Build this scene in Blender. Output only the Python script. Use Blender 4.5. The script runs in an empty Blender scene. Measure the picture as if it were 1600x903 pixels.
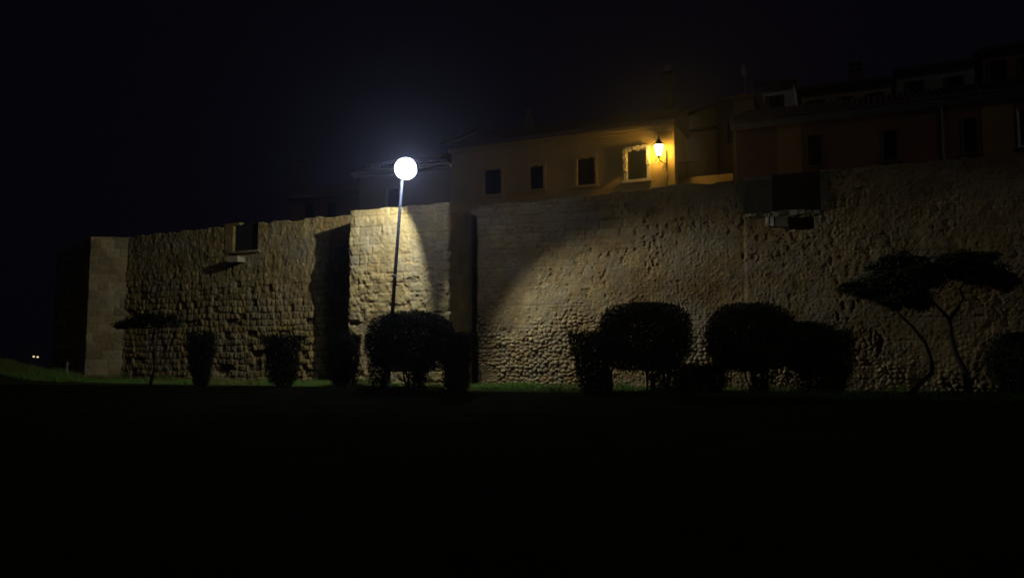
import bpy, math
import numpy as np
rng = np.random.RandomState(7)
S = bpy.context.scene
COL = S.collection
EYE = 1.6
HAZE = .0015
F = 1300.0
TH = math.atan(119 / F)
cT, sT = math.cos(TH), math.sin(TH)

# ------------------------------------------------------------------ survey helpers
def ray(px, py):
    a = (px - 800) / F; b = (451.5 - py) / F
    return np.array([a, cT - b * sT, sT + b * cT])
def pt(px, py, Y):                       # world point at distance Y
    r = ray(px, py); p = r * Y / r[1]; p[2] += EYE
    return p
def vec(a):                              # wall direction u and inward normal n for an angle in degrees
    a = math.radians(a)
    return np.array([math.cos(a), -math.sin(a), 0.]), np.array([math.sin(a), math.cos(a), 0.])
def onplane(px, py, P, ang):
    u, n = vec(ang); r = ray(px, py)
    q = np.array([P[0], P[1], 0.])
    p = r * np.dot(n, q) / np.dot(n, r); p[2] += EYE
    return p
class Frame:                             # u along the wall, d inward (away from the viewer), z up
    def __init__(s, P, ang):
        s.P = np.array([P[0], P[1], 0.]); s.u, s.n = vec(ang); s.ang = ang
    def p(s, u, d, z):
        q = s.P + s.u * u + s.n * d
        return (q[0], q[1], z)
    def uz(s, px, py, d=0.):             # where a sight line meets the plane at depth d
        q = onplane(px, py, s.P + s.n * d, s.ang)
        return float(np.dot(q - s.P, s.u)), float(q[2])

# ------------------------------------------------------------------ object helpers
def tag(o, label=None, cat=None, group=None, kind=None):
    if label: o['label'] = label
    if cat: o['category'] = cat
    if group: o['group'] = group
    if kind: o['kind'] = kind
    return o
def thing(name, label, cat, loc=(0, 0, 0), group=None):
    o = bpy.data.objects.new(name, None); COL.objects.link(o)
    o.location = loc; o.empty_display_size = .3
    return tag(o, label, cat, group)
bpy.context.view_layer.update()
def link(name, me, mat, parent=None):
    o = bpy.data.objects.new(name, me); COL.objects.link(o)
    if mat is not None: me.materials.append(mat)
    if parent is not None:
        o.parent = parent
        off = parent_loc(parent)
        o.location = (-off[0], -off[1], -off[2])
    return o
def parent_loc(p):
    t = np.zeros(3)
    while p is not None:
        t += np.array(p.location); p = p.parent
    return t
def np_mesh(name, V, Fq, smooth=False, attrs=None):
    me = bpy.data.meshes.new(name)
    V = np.asarray(V, dtype=np.float32); Fq = np.asarray(Fq, dtype=np.int32)
    k = Fq.shape[1]
    me.vertices.add(len(V)); me.vertices.foreach_set('co', V.ravel())
    me.loops.add(Fq.size); me.loops.foreach_set('vertex_index', Fq.ravel())
    me.polygons.add(len(Fq))
    me.polygons.foreach_set('loop_start', np.arange(0, Fq.size, k, dtype=np.int32))
    me.polygons.foreach_set('loop_total', np.full(len(Fq), k, dtype=np.int32))
    if smooth: me.polygons.foreach_set('use_smooth', np.ones(len(Fq), dtype=bool))
    for nm, a in (attrs or {}).items():
        at = me.attributes.new(nm, 'FLOAT', 'POINT'); at.data.foreach_set('value', np.asarray(a, dtype=np.float32).ravel())
    me.update(calc_edges=True); me.validate()
    return me
class MB:                                # collects simple shapes into ONE mesh
    def __init__(s): s.v = []; s.f = []
    def add(s, vs, fs):
        b = len(s.v); s.v += [tuple(map(float, v)) for v in vs]; s.f += [tuple(i + b for i in f) for f in fs]
    def hexa(s, P):
        s.add(P, [(0, 3, 2, 1), (4, 5, 6, 7), (0, 1, 5, 4), (1, 2, 6, 5), (2, 3, 7, 6), (3, 0, 4, 7)])
    def box(s, fr, u0, u1, d0, d1, z0, z1):
        s.hexa([fr.p(u0, d0, z0), fr.p(u1, d0, z0), fr.p(u1, d1, z0), fr.p(u0, d1, z0),
                fr.p(u0, d0, z1), fr.p(u1, d0, z1), fr.p(u1, d1, z1), fr.p(u0, d1, z1)])
    def rough_box(s, fr, u0, u1, d0, d1, z0, z1, j):
        q = [(u0, d0, z0), (u1, d0, z0), (u1, d1, z0), (u0, d1, z0), (u0, d0, z1), (u1, d0, z1), (u1, d1, z1), (u0, d1, z1)]
        s.hexa([fr.p(*(np.array(c) + rng.uniform(-j, j, 3))) for c in q])
    def quad(s, a, b, c, d): s.add([a, b, c, d], [(0, 1, 2, 3)])
    def tube(s, pts, radii, n=8):
        pts = [np.array(p, float) for p in pts]
        if not hasattr(radii, '__len__'): radii = [radii] * len(pts)
        rings = []
        for i, p in enumerate(pts):
            t = pts[min(i + 1, len(pts) - 1)] - pts[max(i - 1, 0)]; t /= np.linalg.norm(t) + 1e-9
            a = np.cross(t, [0, 0, 1.]) if abs(t[2]) < .95 else np.cross(t, [0, 1., 0])
            a /= np.linalg.norm(a); b = np.cross(t, a)
            rings.append([p + radii[i] * (a * math.cos(2 * math.pi * k / n) + b * math.sin(2 * math.pi * k / n)) for k in range(n)])
        vs = [v for r in rings for v in r]; fs = []
        for i in range(len(rings) - 1):
            for k in range(n):
                k2 = (k + 1) % n
                fs.append((i * n + k, i * n + k2, (i + 1) * n + k2, (i + 1) * n + k))
        fs.append(tuple(range(n))[::-1]); fs.append(tuple((len(rings) - 1) * n + k for k in range(n)))
        s.add(vs, fs)
    def lathe(s, c, prof, n=12):         # prof: list of (radius, z) from bottom up
        vs = []; fs = []
        for r, z in prof:
            for k in range(n):
                a = 2 * math.pi * k / n
                vs.append((c[0] + r * math.cos(a), c[1] + r * math.sin(a), c[2] + z))
        for i in range(len(prof) - 1):
            for k in range(n):
                k2 = (k + 1) % n
                fs.append((i * n + k, i * n + k2, (i + 1) * n + k2, (i + 1) * n + k))
        fs.append(tuple(range(n))[::-1]); fs.append(tuple((len(prof) - 1) * n + k for k in range(n)))
        s.add(vs, fs)
    def build(s, name, mat, parent=None, smooth=False):
        me = bpy.data.meshes.new(name); me.from_pydata(s.v, [], s.f)
        if smooth:
            for p in me.polygons: p.use_smooth = True
        me.update()
        return link(name, me, mat, parent)

# ------------------------------------------------------------------ noise in numpy
def hsh(i, j, s=0.):
    v = np.sin(i * 127.1 + j * 311.7 + s * 74.7) * 43758.5453
    return v - np.floor(v)
def vn(x, y, s=0.):
    xi = np.floor(x); yi = np.floor(y); fx = x - xi; fy = y - yi
    fx = fx * fx * (3 - 2 * fx); fy = fy * fy * (3 - 2 * fy)
    a = hsh(xi, yi, s); b = hsh(xi + 1, yi, s); c = hsh(xi, yi + 1, s); d = hsh(xi + 1, yi + 1, s)
    return (a * (1 - fx) + b * fx) * (1 - fy) + (c * (1 - fx) + d * fx) * fy
def fbm(x, y, s=0., o=4):
    t = 0; a = .5; n = 0
    for k in range(o):
        t = t + a * vn(x * 2 ** k + 13.7 * k, y * 2 ** k - 7.1 * k, s + k); n += a; a *= .5
    return t / n
def sst(a, b, x):
    t = np.clip((x - a) / (b - a), 0, 1); return t * t * (3 - 2 * t)
def ashlar(u, z, h, w, s, jit=.3):
    z = z + .05 * (fbm(u * .5, z * .5, s + 3, 2) - .5)
    r = np.floor(z / h); fz = (z / h - r) * h
    uu = (u + hsh(r, 1., s) * w * 7) / (w * (.75 + .6 * hsh(r, 5., s)))
    b = np.floor(uu); f = uu - b
    jl = (hsh(b, r, s + 1) - .5) * jit; lo = f < jl
    b = np.where(lo, b - 1, b); f = np.where(lo, f + 1, f)
    jl = (hsh(b, r, s + 1) - .5) * jit; jr = 1 + (hsh(b + 1, r, s + 1) - .5) * jit
    hi = f > jr
    b = np.where(hi, b + 1, b); f = np.where(hi, f - 1, f)
    jl = (hsh(b, r, s + 1) - .5) * jit; jr = 1 + (hsh(b + 1, r, s + 1) - .5) * jit
    e = np.minimum(np.minimum((f - jl) * w, (jr - f) * w), np.minimum(fz, h - fz))
    return np.maximum(e, 0), hsh(b, r, s + 2), hsh(b, r, s + 9)
def voro(u, z, c, s):
    x = u / c; y = z / (c * .8); xi = np.floor(x); yi = np.floor(y)
    d1 = np.full(x.shape, 9.); d2 = d1.copy(); idn = np.zeros(x.shape)
    for i in (-1, 0, 1):
        for j in (-1, 0, 1):
            cx = xi + i + .1 + .8 * hsh(xi + i, yi + j, s); cy = yi + j + .1 + .8 * hsh(xi + i, yi + j, s + 4)
            d = np.hypot(x - cx, y - cy); m = d < d1
            d2 = np.where(m, d1, np.minimum(d2, d)); idn = np.where(m, hsh(xi + i, yi + j, s + 8), idn); d1 = np.where(m, d, d1)
    return d1, d2, idn

# ------------------------------------------------------------------ materials
def mat(name):
    m = bpy.data.materials.new(name); m.use_nodes = True
    nt = m.node_tree; b = nt.nodes['Principled BSDF']
    b.inputs['Roughness'].default_value = .85
    return m, nt, b
def N(nt, t, **kw):
    n = nt.nodes.new(t)
    for k, v in kw.items():
        if hasattr(n, k) and k not in n.inputs: setattr(n, k, v)
        else: n.inputs[k].default_value = v
    return n
def ramp(nt, fac, stops):
    r = nt.nodes.new('ShaderNodeValToRGB'); e = r.color_ramp.elements
    while len(e) < len(stops): e.new(.5)
    for i, (p, c) in enumerate(stops): e[i].position = p; e[i].color = (*c, 1)
    nt.links.new(fac, r.inputs[0]); return r.outputs[0]
def mixc(nt, fac, a, b, mode='MIX'):
    m = nt.nodes.new('ShaderNodeMix'); m.data_type = 'RGBA'; m.blend_type = mode
    for inp, v in ((0, fac), (6, a), (7, b)):
        if hasattr(v, 'is_output'): nt.links.new(v, m.inputs[inp])
        else: m.inputs[inp].default_value = (*v, 1) if hasattr(v, '__len__') else v
    return m.outputs[2]
def coords(nt): return nt.nodes.new('ShaderNodeTexCoord').outputs['Object']
def noise(nt, co, sc, det=4, rough=.55):
    n = N(nt, 'ShaderNodeTexNoise', Scale=sc, Detail=det, Roughness=rough); nt.links.new(co, n.inputs['Vector']); return n.outputs[0]
def bump(nt, b, h, st, dist):
    n = N(nt, 'ShaderNodeBump', Strength=st, Distance=dist); nt.links.new(h, n.inputs['Height']); nt.links.new(n.outputs[0], b.inputs['Normal'])

def stone_mat(name, lo, mid, hi, joint):
    m, nt, b = mat(name); co = coords(nt)
    ta = N(nt, 'ShaderNodeAttribute', attribute_name='tint').outputs['Fac']
    ja = N(nt, 'ShaderNodeAttribute', attribute_name='joint').outputs['Fac']
    c = ramp(nt, ta, [(0., lo), (.55, mid), (1., hi)])
    c = mixc(nt, .75, c, ramp(nt, noise(nt, co, 1.3, 6), [(.3, (.45, .42, .40)), (.7, (1, 1, 1))]), 'MULTIPLY')
    c = mixc(nt, .6, c, ramp(nt, noise(nt, co, 9., 5, .7), [(.35, (.5, .48, .46)), (.6, (1, 1, 1))]), 'MULTIPLY')
    c = mixc(nt, ramp(nt, noise(nt, co, .55, 7, .65), [(.45, (0, 0, 0)), (.62, (.6, .6, .6))]), c, (.20, .175, .125))
    c = mixc(nt, ramp(nt, noise(nt, co, 1.9, 6, .7), [(.52, (0, 0, 0)), (.68, (.55, .55, .55))]), c, (.30, .175, .065))
    c = mixc(nt, ja, c, joint)
    nt.links.new(c, b.inputs['Base Color']); b.inputs['Roughness'].default_value = .95
    b.inputs['Specular IOR Level'].default_value = .15
    bump(nt, b, noise(nt, co, 26., 5, .7), .55, .02)
    return m
def plain(name, c1, c2=None, sc=2., rough=.85, bs=0., bsc=40., metal=0.):
    m, nt, b = mat(name); co = coords(nt)
    c2 = c2 or tuple(x * .7 for x in c1)
    nt.links.new(ramp(nt, noise(nt, co, sc, 5), [(.3, c2), (.7, c1)]), b.inputs['Base Color'])
    b.inputs['Roughness'].default_value = rough; b.inputs['Metallic'].default_value = metal
    b.inputs['Specular IOR Level'].default_value = .25
    if bs: bump(nt, b, noise(nt, co, bsc), bs, .02)
    return m
def leafmat(name, c1, c2):
    m, nt, b = mat(name); co = coords(nt)
    nt.links.new(ramp(nt, noise(nt, co, 5., 3), [(.35, c2), (.65, c1)]), b.inputs['Base Color'])
    b.inputs['Roughness'].default_value = .7; b.inputs['Specular IOR Level'].default_value = .15
    return m
def emit(name, col, st):
    m, nt, b = mat(name); b.inputs['Base Color'].default_value = (.8, .8, .8, 1)
    b.inputs['Emission Color'].default_value = (*col, 1); b.inputs['Emission Strength'].default_value = st
    return m
M = {}
M['ashlar'] = stone_mat('ashlar_limestone', (.27, .20, .085), (.40, .305, .14), (.50, .395, .20), (.20, .14, .055))
M['left'] = stone_mat('eroded_limestone', (.21, .145, .05), (.34, .245, .085), (.44, .33, .13), (.15, .10, .04))
M['right'] = stone_mat('rubble_masonry', (.20, .125, .05), (.35, .245, .105), (.52, .40, .20), (.10, .065, .03))
M['pale'] = plain('pale_dressed_stone', (.50, .45, .36), (.36, .32, .25), 4, .9, .4)
M['sill'] = plain('pale_rubble', (.34, .28, .18), (.18, .15, .10), 5, .9, .6, 20)
M['block'] = plain('weathered_block', (.13, .11, .07), (.07, .058, .036), 3.5, .95, .8, 18)
M['grey'] = plain('grey_render', (.20, .20, .17), (.12, .12, .10), 1.5, .9, .3)
M['ochre'] = plain('ochre_plaster', (.36, .235, .065), (.27, .175, .048), .9, .9, .15, 12)
M['ochre_dk'] = plain('dull_ochre_plaster', (.26, .19, .10), (.2, .14, .075), .9, .9, .15, 12)
M['red'] = plain('oxblood_plaster', (.16, .07, .035), (.11, .05, .025), .9, .9, .15, 12)
M['ochre_band'] = plain('deep_ochre_plaster', (.24, .14, .045), (.17, .10, .03), .9, .9, .15, 12)
M['brown'] = plain('dark_brown_plaster', (.10, .075, .045), (.07, .05, .03), .9, .9, .15, 12)
M['black'] = plain('black_opening_shade', (.012, .010, .010), (.007, .006, .006), 3, .8)  # black colour painting the darkness of both wall openings
M['white'] = plain('white_plaster', (.50, .46, .40), (.40, .36, .31), 1.2, .9, .1)
M['trim'] = plain('cream_trim', (.44, .37, .24), (.34, .28, .18), 3, .8, .1)
M['tile'] = plain('clay_roof_tile', (.10, .06, .042), (.06, .04, .03), 4, .9, .4)
M['dark_panel'] = plain('dark_green_shutter', (.004, .006, .004), (.0025, .004, .0025), 6, .7)
M['dark_panel'].node_tree.nodes['Principled BSDF'].inputs['Specular IOR Level'].default_value = .02
M['glass'] = plain('dark_window_glass', (.012, .013, .016), (.008, .008, .01), 3, .15)
M['iron'] = plain('black_iron', (.02, .018, .015), (.012, .011, .01), 20, .5)
M['pole'] = plain('galvanised_steel', (.13, .14, .15), (.09, .095, .10), 12, .6, .05, 60)
M['whiteband'] = plain('white_band', (.8, .8, .8), None, 9, .6)
M['redtag'] = plain('red_tag', (.55, .10, .06), None, 9, .6)
M['dark'] = plain('dark_housing', (.05, .05, .055), None, 9, .5)
M['leaf'] = leafmat('privet_leaf', (.032, .04, .016), (.015, .022, .009))
M['leaf2'] = leafmat('shrub_leaf', (.032, .036, .016), (.016, .02, .009))
M['needle'] = leafmat('tree_leaf', (.04, .05, .02), (.02, .026, .011))
M['bark'] = plain('dark_bark', (.05, .038, .026), (.028, .02, .014), 14, .9, .5, 30)
def grassmat():
    m, nt, b = mat('grass_blade'); co = coords(nt)
    nt.links.new(ramp(nt, noise(nt, co, .35, 5), [(.40, (.11, .12, .025)), (.58, (.085, .165, .025))]), b.inputs['Base Color'])
    b.inputs['Roughness'].default_value = .7; b.inputs['Specular IOR Level'].default_value = .15
    return m
M['grassb'] = grassmat()
M['flood'] = emit('lamp_glare_cold_white', (.60, .68, 1.), 50.)
M['lantern'] = emit('lantern_glass_warm', (1., .65, .15), 140.)
M['far'] = emit('far_lamp_glass', (1., .8, .45), 1.2)
def ground_mat():
    m, nt, b = mat('lawn_soil'); co = coords(nt)
    c = ramp(nt, noise(nt, co, .8, 6), [(.35, (.022, .028, .009)), (.65, (.04, .042, .016))])
    c = mixc(nt, .5, c, ramp(nt, noise(nt, co, 14., 4), [(.3, (.4, .4, .4)), (.7, (1, 1, 1))]), 'MULTIPLY')
    nt.links.new(c, b.inputs['Base Color']); b.inputs['Roughness'].default_value = 1; b.inputs['Specular IOR Level'].default_value = 0
    bump(nt, b, noise(nt, co, 9., 6, .7), .8, .06)
    return m
M['ground'] = ground_mat()
M['path'] = plain('pale_gravel_path', (.24, .22, .19), (.17, .155, .13), 6, .95, .5, 40)

# ------------------------------------------------------------------ plan of the wall
A_T, A_L = 20., 26.
T0 = pt(541, 600, 38.); uT, nT = vec(A_T)
T1 = onplane(700, 603, T0, A_T)
uL, nL = vec(A_L)
Q0 = T0 + nL * 1.6                                   # left curtain: meets the tower 1.6 m behind its face
FL = Frame(Q0, A_L)
FT = Frame(T0, A_T)
FR = Frame(T1 + nT * 2.3, A_T)                       # right curtain
def wall_y(x):                                       # distance of the wall foot at x
    x = np.asarray(x, float)
    yl = Q0[1] + (Q0[0] - x) * math.tan(math.radians(A_L))
    yr = FR.P[1] + (FR.P[0] - x) * math.tan(math.radians(A_T))
    yt = T0[1] + (T0[0] - x) * math.tan(math.radians(A_T))
    return np.where(x < T0[0], yl, np.where(x < T1[0], yt, yr))
def ground_z(x, y):
    x = np.asarray(x, float); y = np.asarray(y, float)
    base = EYE - np.interp(x, [-60, -20, -8, 0, 10, 19, 60], [.85, .85, .86, .95, 1.04, 1.14, 1.3])
    t = np.clip(wall_y(np.clip(x, -26, 24)) - y, 0, 60)
    z = base - .45 * sst(0, 5.4, t - np.interp(x, [-20, -8, 0, 10], [9.5, 5.8, 4., 3.6]))
    z = z * (1 - sst(9.5, 24, t - np.interp(x, [-20, -8, 0], [6., 2., 0.])))
    z = z + 1.2 * np.exp(-(((x + 30.5) / 4.8) ** 2 + ((y - 45.5) / 4.2) ** 2)) 
    z = z + .05 * (fbm(x * .6, y * .6, 4, 3) - .5)
    return z

# ------------------------------------------------------------------ ground
xs = np.concatenate([np.linspace(-300, -45, 14), np.linspace(-44, 34, 196), np.linspace(35, 300, 14)])
ys = np.concatenate([np.linspace(-60, -2, 8), np.linspace(0, 24, 32), np.linspace(24.4, 54, 100), np.linspace(56, 420, 14)])
X, Y = np.meshgrid(xs, ys); Z = ground_z(X, Y)
nx = len(xs); ny = len(ys)
idx = np.arange(nx * ny).reshape(ny, nx)
Q = np.stack([idx[:-1, :-1], idx[:-1, 1:], idx[1:, 1:], idx[1:, :-1]], -1).reshape(-1, 4)
tag(link('ground', np_mesh('ground', np.stack([X, Y, Z], -1).reshape(-1, 3), Q, True), M['ground']), kind='structure')
# a pale path whose edge just enters the lower left corner
pp = []
for i in range(41):
    x = -14 + i * .6; yc = 4.35 - .045 * (x + 6) - .012 * (x + 6) ** 2
    pp.append((x, yc - 1.6)); pp.append((x, yc))
V = np.array([(x, y, float(ground_z(x, y)) + .03) for x, y in pp])
tag(link('path', np_mesh('path', V, np.array([(2 * i, 2 * i + 2, 2 * i + 3, 2 * i + 1) for i in range(40)])), M['path']), kind='structure')
# raised street behind the wall, on which the houses stand
st = MB(); zt = EYE + 5.5
edge = [FL.p(-17.5, .7, 0), FL.p(-.3, .7, 0), FR.p(.6, .7, 0), FR.p(28, .7, 0)]
back = [(p[0] + 9, p[1] + 34, 0) for p in edge]
for k in range(3):
    a, b, c, d = edge[k], edge[k + 1], back[k + 1], back[k]
    st.hexa([(q[0], q[1], .2) for q in (a, b, c, d)] + [(q[0], q[1], zt) for q in (a, b, c, d)])
tag(st.build('terrace', M['grey']), kind='structure')

# ------------------------------------------------------------------ masonry
def shell(path, normals, zb, ztop, nv, hf, thick=None, ninw=None, mask=None, cap=False, back=None):
    """front sheet along path (n,2), displaced outwards; optional thickness, masked openings or a cap"""
    n = len(path); u = np.concatenate([[0], np.cumsum(np.hypot(*np.diff(path, axis=0).T))])
    v = np.linspace(0, 1, nv)
    ztop = np.asarray(ztop); Zz = zb + (ztop[None, :] - zb) * v[:, None]
    U = np.repeat(u[None, :], nv, 0)
    D, tint, joint = hf(U, Zz)
    V = np.empty((nv, n, 3)); V[..., 0] = path[None, :, 0] + normals[None, :, 0] * D
    V[..., 1] = path[None, :, 1] + normals[None, :, 1] * D; V[..., 2] = Zz
    idx = np.arange(n * nv).reshape(nv, n)
    q = np.stack([idx[:-1, :-1], idx[:-1, 1:], idx[1:, 1:], idx[1:, :-1]], -1)
    keep = np.ones(q.shape[:2], bool)
    if mask is not None: keep = ~mask((U[:-1, :-1] + U[1:, 1:]) / 2, (Zz[:-1, :-1] + Zz[1:, 1:]) / 2)
    fq = q[keep]
    V = V.reshape(-1, 3); tint = tint.ravel(); joint = joint.ravel()
    faces = [fq]
    if thick:
        B = np.empty((nv, n, 3)); B[..., 0] = path[None, :, 0] + ninw[0] * thick; B[..., 1] = path[None, :, 1] + ninw[1] * thick; B[..., 2] = Zz
        o = len(V); V = np.concatenate([V, B.reshape(-1, 3)]); tint = np.concatenate([tint, tint]); joint = np.concatenate([joint, joint * 0])
        faces.append(fq[:, ::-1] + o)
        e = np.concatenate([fq[:, [i, (i + 1) % 4]] for i in range(4)]); key = np.sort(e, 1); kk = key[:, 0].astype(np.int64) * 10000000 + key[:, 1]
        _, inv, cnt = np.unique(kk, return_inverse=True, return_counts=True)
        be = e[cnt[inv] == 1]
        faces.append(np.stack([be[:, 1], be[:, 0], be[:, 0] + o, be[:, 1] + o], -1))
    if cap:                              # a top sheet from the upper row in to its centre line
        top = idx[-1]; c = V[top].mean(0); o = len(V); k = len(top)
        ring = V[top] * .05 + np.array([c[0], c[1], c[2]]) * .95; ring[:, 2] = V[top][:, 2]
        V = np.concatenate([V, ring]); tint = np.concatenate([tint, tint[top]]); joint = np.concatenate([joint, joint[top]])
        faces.append(np.stack([top[:-1], top[1:], o + np.arange(1, k), o + np.arange(0, k - 1)], -1))
    return V, np.concatenate(faces), {'tint': tint, 'joint': joint}
RES = .036
def straight(fr, u0, u1, res=RES):
    n = int((u1 - u0) / res) + 1; uu = np.linspace(u0, u1, n)
    P = fr.P[None, :2] + uu[:, None] * fr.u[None, :2]
    return uu, P, np.repeat(-fr.n[None, :2], n, 0)
def corner_path(pts):
    P = []; Nn = []
    segs = []
    for a, b in zip(pts[:-1], pts[1:]):
        a = np.array(a[:2]); b = np.array(b[:2]); d = b - a; L = np.hypot(*d); d /= L; segs.append((a, b, L, np.array([d[1], -d[0]])))
    for i, (a, b, L, nn) in enumerate(segs):
        n = max(2, int(L / RES))
        for k in range(n):
            t = k / n; m = nn
            if k == 0 and i > 0: m = nn + segs[i - 1][3]; m = m / np.linalg.norm(m) * 1.2
            P.append(a + (b - a) * t); Nn.append(m)
    P.append(segs[-1][1]); Nn.append(segs[-1][3])
    return np.array(P), np.array(Nn)

# --- left curtain
uLs = FL.uz(186, 500)[0]; zl_a = onplane(190, 371, Q0, A_L)[2]; zl_b = onplane(541, 335, Q0, A_L)[2]
w0 = FL.uz(365, 352); w1 = FL.uz(402, 390)
wl = (w0[0], w1[0], w1[1], w0[1])
def hf_left(U, Zz):
    u = U + uLs; z = Zz
    wx = fbm(u * 1.6, z * 1.6, 25, 3) - .5; wz = fbm(u * 1.1 + 40, z * 1.6, 26, 3) - .5; gr = fbm(u * 15, z * 12, 27, 2) - .5
    e, r, r2 = ashlar(u + .26 * wx, z + .24 * wz, .33, .33, 11, .75)
    e = np.maximum(e - .03 * fbm(u * 6, z * 6, 28, 2), 0)
    amp = .22 + .78 * sst(6.8, 4.4, z + 2.2 * (fbm(u * .35, z * .35, 21, 3) - .5) + .2 * np.clip(u + 9, 0, 9))
    er = fbm(u * 1.1, z * 1.1, 5); fi = fbm(u * 5, z * 4, 6)
    D = amp * (.05 * (1 - np.exp(-e / .04)) + .05 * (r - .5)) + .09 * (er - .5) + .06 * (fi - .5) + .04 * gr
    D -= .12 * (r2 > .9) * amp
    D -= .28 * np.exp(-(((u - FL.uz(356, 385)[0]) / .16) ** 2 + ((z - FL.uz(352, 380)[1]) / .12) ** 2))
    hz = FL.uz(345, 583); D -= .35 * np.exp(-(((u - hz[0]) / .5) ** 2 + ((z - hz[1] - .1) / .3) ** 2) * 1.5)
    return D, .15 + .55 * r + .7 * (fi - .5) + .6 * (er - .5), np.exp(-(e / .015) ** 2) * .4 * amp
def m_left(U, Zz):
    u = U + uLs
    return (u > wl[0]) & (u < wl[1]) & (Zz > wl[2]) & (Zz < wl[3])
uu, P, Nn = straight(FL, uLs, .6)
zt_ = np.interp(uu, [uLs, 0], [zl_a, zl_b]) + .16 * (fbm(uu * 1.3, uu * 0, 3) - .5) - .07 * (hsh(np.floor(uu / .5), 2., 3) > .6)
city_left = thing('city_wall', 'old rampart stretch of worn stone blocks with a small square opening, left of the tower', 'city wall', FL.p(-8, 0, .7), 'stretches of the old city wall')
V, Fq, at = shell(P, Nn, .2, zt_, 240, hf_left, 1.5, FL.n, m_left)
link('masonry', np_mesh('masonry', V, Fq, False, at), M['left'], city_left)
for (u0_, u1_, z0_, z1_) in ((wl[0] - .60, wl[0] - .02, wl[2] + .70, wl[3] - .03), (wl[0] - .55, wl[0] - .02, wl[2] + .03, wl[2] + .68), (wl[0] - .60, wl[0] + .42, wl[3] - .01, wl[3] + .12), (wl[1] + .02, wl[1] + .3, wl[2] + .5, wl[3] + .02)):
    sur = MB(); sur.rough_box(FL, u0_, u1_, -.012, .3, z0_, z1_, .018); sur.build('surround_block', M['left'], city_left)
sl = MB(); sl.rough_box(FL, wl[0] + .1, wl[1] + .2, -.12, .3, wl[2] - .13, wl[2] - .01, .02); sl.build('sill', M['left'], city_left)
sl = MB(); sl.box(FL, wl[0] - .05, wl[1] + .05, .16, .22, wl[2] - .05, wl[3] + .05); sl.build('dark_panel', M['black'], city_left)  # black panel added in place of the dark depth of the opening
b0 = FL.uz(358, 410, -.4); b1 = FL.uz(374, 400, -.4)
bk = MB(); bk.rough_box(FL, b0[0], b1[0], -.55, .3, b0[1], b1[1], .012)
tag(bk.build('stone_bracket', M['sill'], city_left), 'pale projecting stone bracket')

# --- tower
zt0 = onplane(541, 330, T0, A_T)[2]; zt1 = onplane(700, 317, T0, A_T)[2]
tp = [FT.p(0, 2.9, 0), FT.p(0, 0, 0), T1, tuple(T1 + nT * 2.9)]
P, Nn = corner_path(tp)
lenT = float(np.dot(T1 - T0, uT))
hole = FT.uz(553, 504)
def hf_tower(U, Zz):
    u = U - 2.9; z = Zz
    e, r, r2 = ashlar(u, z, .44, .62, 31, .35)
    er = fbm(u * 1.2, z * 1.2, 15); fi = fbm(u * 6, z * 5, 16); pit = fbm(u * 2.6, z * 2.6, 19)
    worn = sst(6.6, 5.0, z + 1.5 * (er - .5))
    jv = .25 + .9 * sst(.35, .65, fbm(u * .9 + 7, z * .9, 18))
    D = jv * (.035 * (1 - np.exp(-e / .035)) + .03 * (r - .5)) + (.06 + .05 * worn) * (er - .5) + (.045 + .03 * worn) * (fi - .5) + .04 * (fbm(u * 14, z * 13, 17, 2) - .5)
    D -= worn * .06 * sst(.55, .72, pit) + .03 * (r2 > .95)
    D -= .4 * ((np.abs(u - hole[0]) < .27) & (np.abs(z - hole[1]) < .10))
    near = np.minimum(np.abs(u), np.abs(u - lenT))
    D -= .10 * np.exp(-near / .09) * (.3 + 1.1 * fbm(u * 0, z * 3.2, 44, 3))
    return D, .25 + .4 * r + .6 * (er - .5), np.exp(-(e / .016) ** 2) * .4 * jv
us = np.concatenate([[0], np.cumsum(np.hypot(*np.diff(P, axis=0).T))]) - 2.9
zt_ = np.interp(us, [-3, 0, lenT, lenT + 3], [zt0 - .1, zt0, zt1, zt1 - .05]) + .10 * (fbm(us * 1.5, us * 0, 8) - .5)
tower = thing('wall_tower', 'square projecting wall tower of pale dressed blocks, brightly lit behind the floodlight mast', 'tower', FT.p(2.4, 0, .7))
V, Fq, at = shell(P, Nn, .2, zt_, 235, hf_tower, cap=True)
link('masonry', np_mesh('masonry', V, Fq, False, at), M['ashlar'], tower)

# --- far left buttress
Bc = pt(132, 595, 46.5); Bj = onplane(191, 596, Q0, A_L); Bl = pt(80, 580, 52.)
bd = (Bj - Bc)[:2]; LBf = float(np.hypot(*bd)); bd /= LBf
zb_ = onplane(191, 372, Q0, A_L)[2]
P, Nn = corner_path([Bl, Bc, Bj, Bj + np.array([bd[0], bd[1], 0]) * .8])
LB = float(np.hypot(*(Bc - Bl)[:2]))
def hf_butt(U, Zz):
    u = U - LB; z = Zz
    e, r, r2 = ashlar(u, z, .48, .8, 51, .4)
    er = fbm(u * 1.2, z * 1.2, 55); fi = fbm(u * 6, z * 5, 56)
    D = .02 * (1 - np.exp(-e / .03)) + .015 * (r - .5) + .04 * (er - .5) + .025 * (fi - .5)
    return D, .1 + .9 * r, np.exp(-(e / .02) ** 2) * -.0 
us = np.concatenate([[0], np.cumsum(np.hypot(*np.diff(P, axis=0).T))]) - LB
zt_ = zb_ - .25 * sst(0, -6, us) + .06 * (fbm(us * 1.5, us * 0, 58) - .5)
butt = thing('corner_tower', 'dim corner tower of smooth squared blocks at the far left end of the rampart', 'tower', (Bc[0], Bc[1], .7))
V, Fq, at = shell(P, Nn, .2, zt_, 235, hf_butt, cap=True)
link('masonry', np_mesh('masonry', V, Fq, False, at), M['ashlar'], butt)

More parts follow.
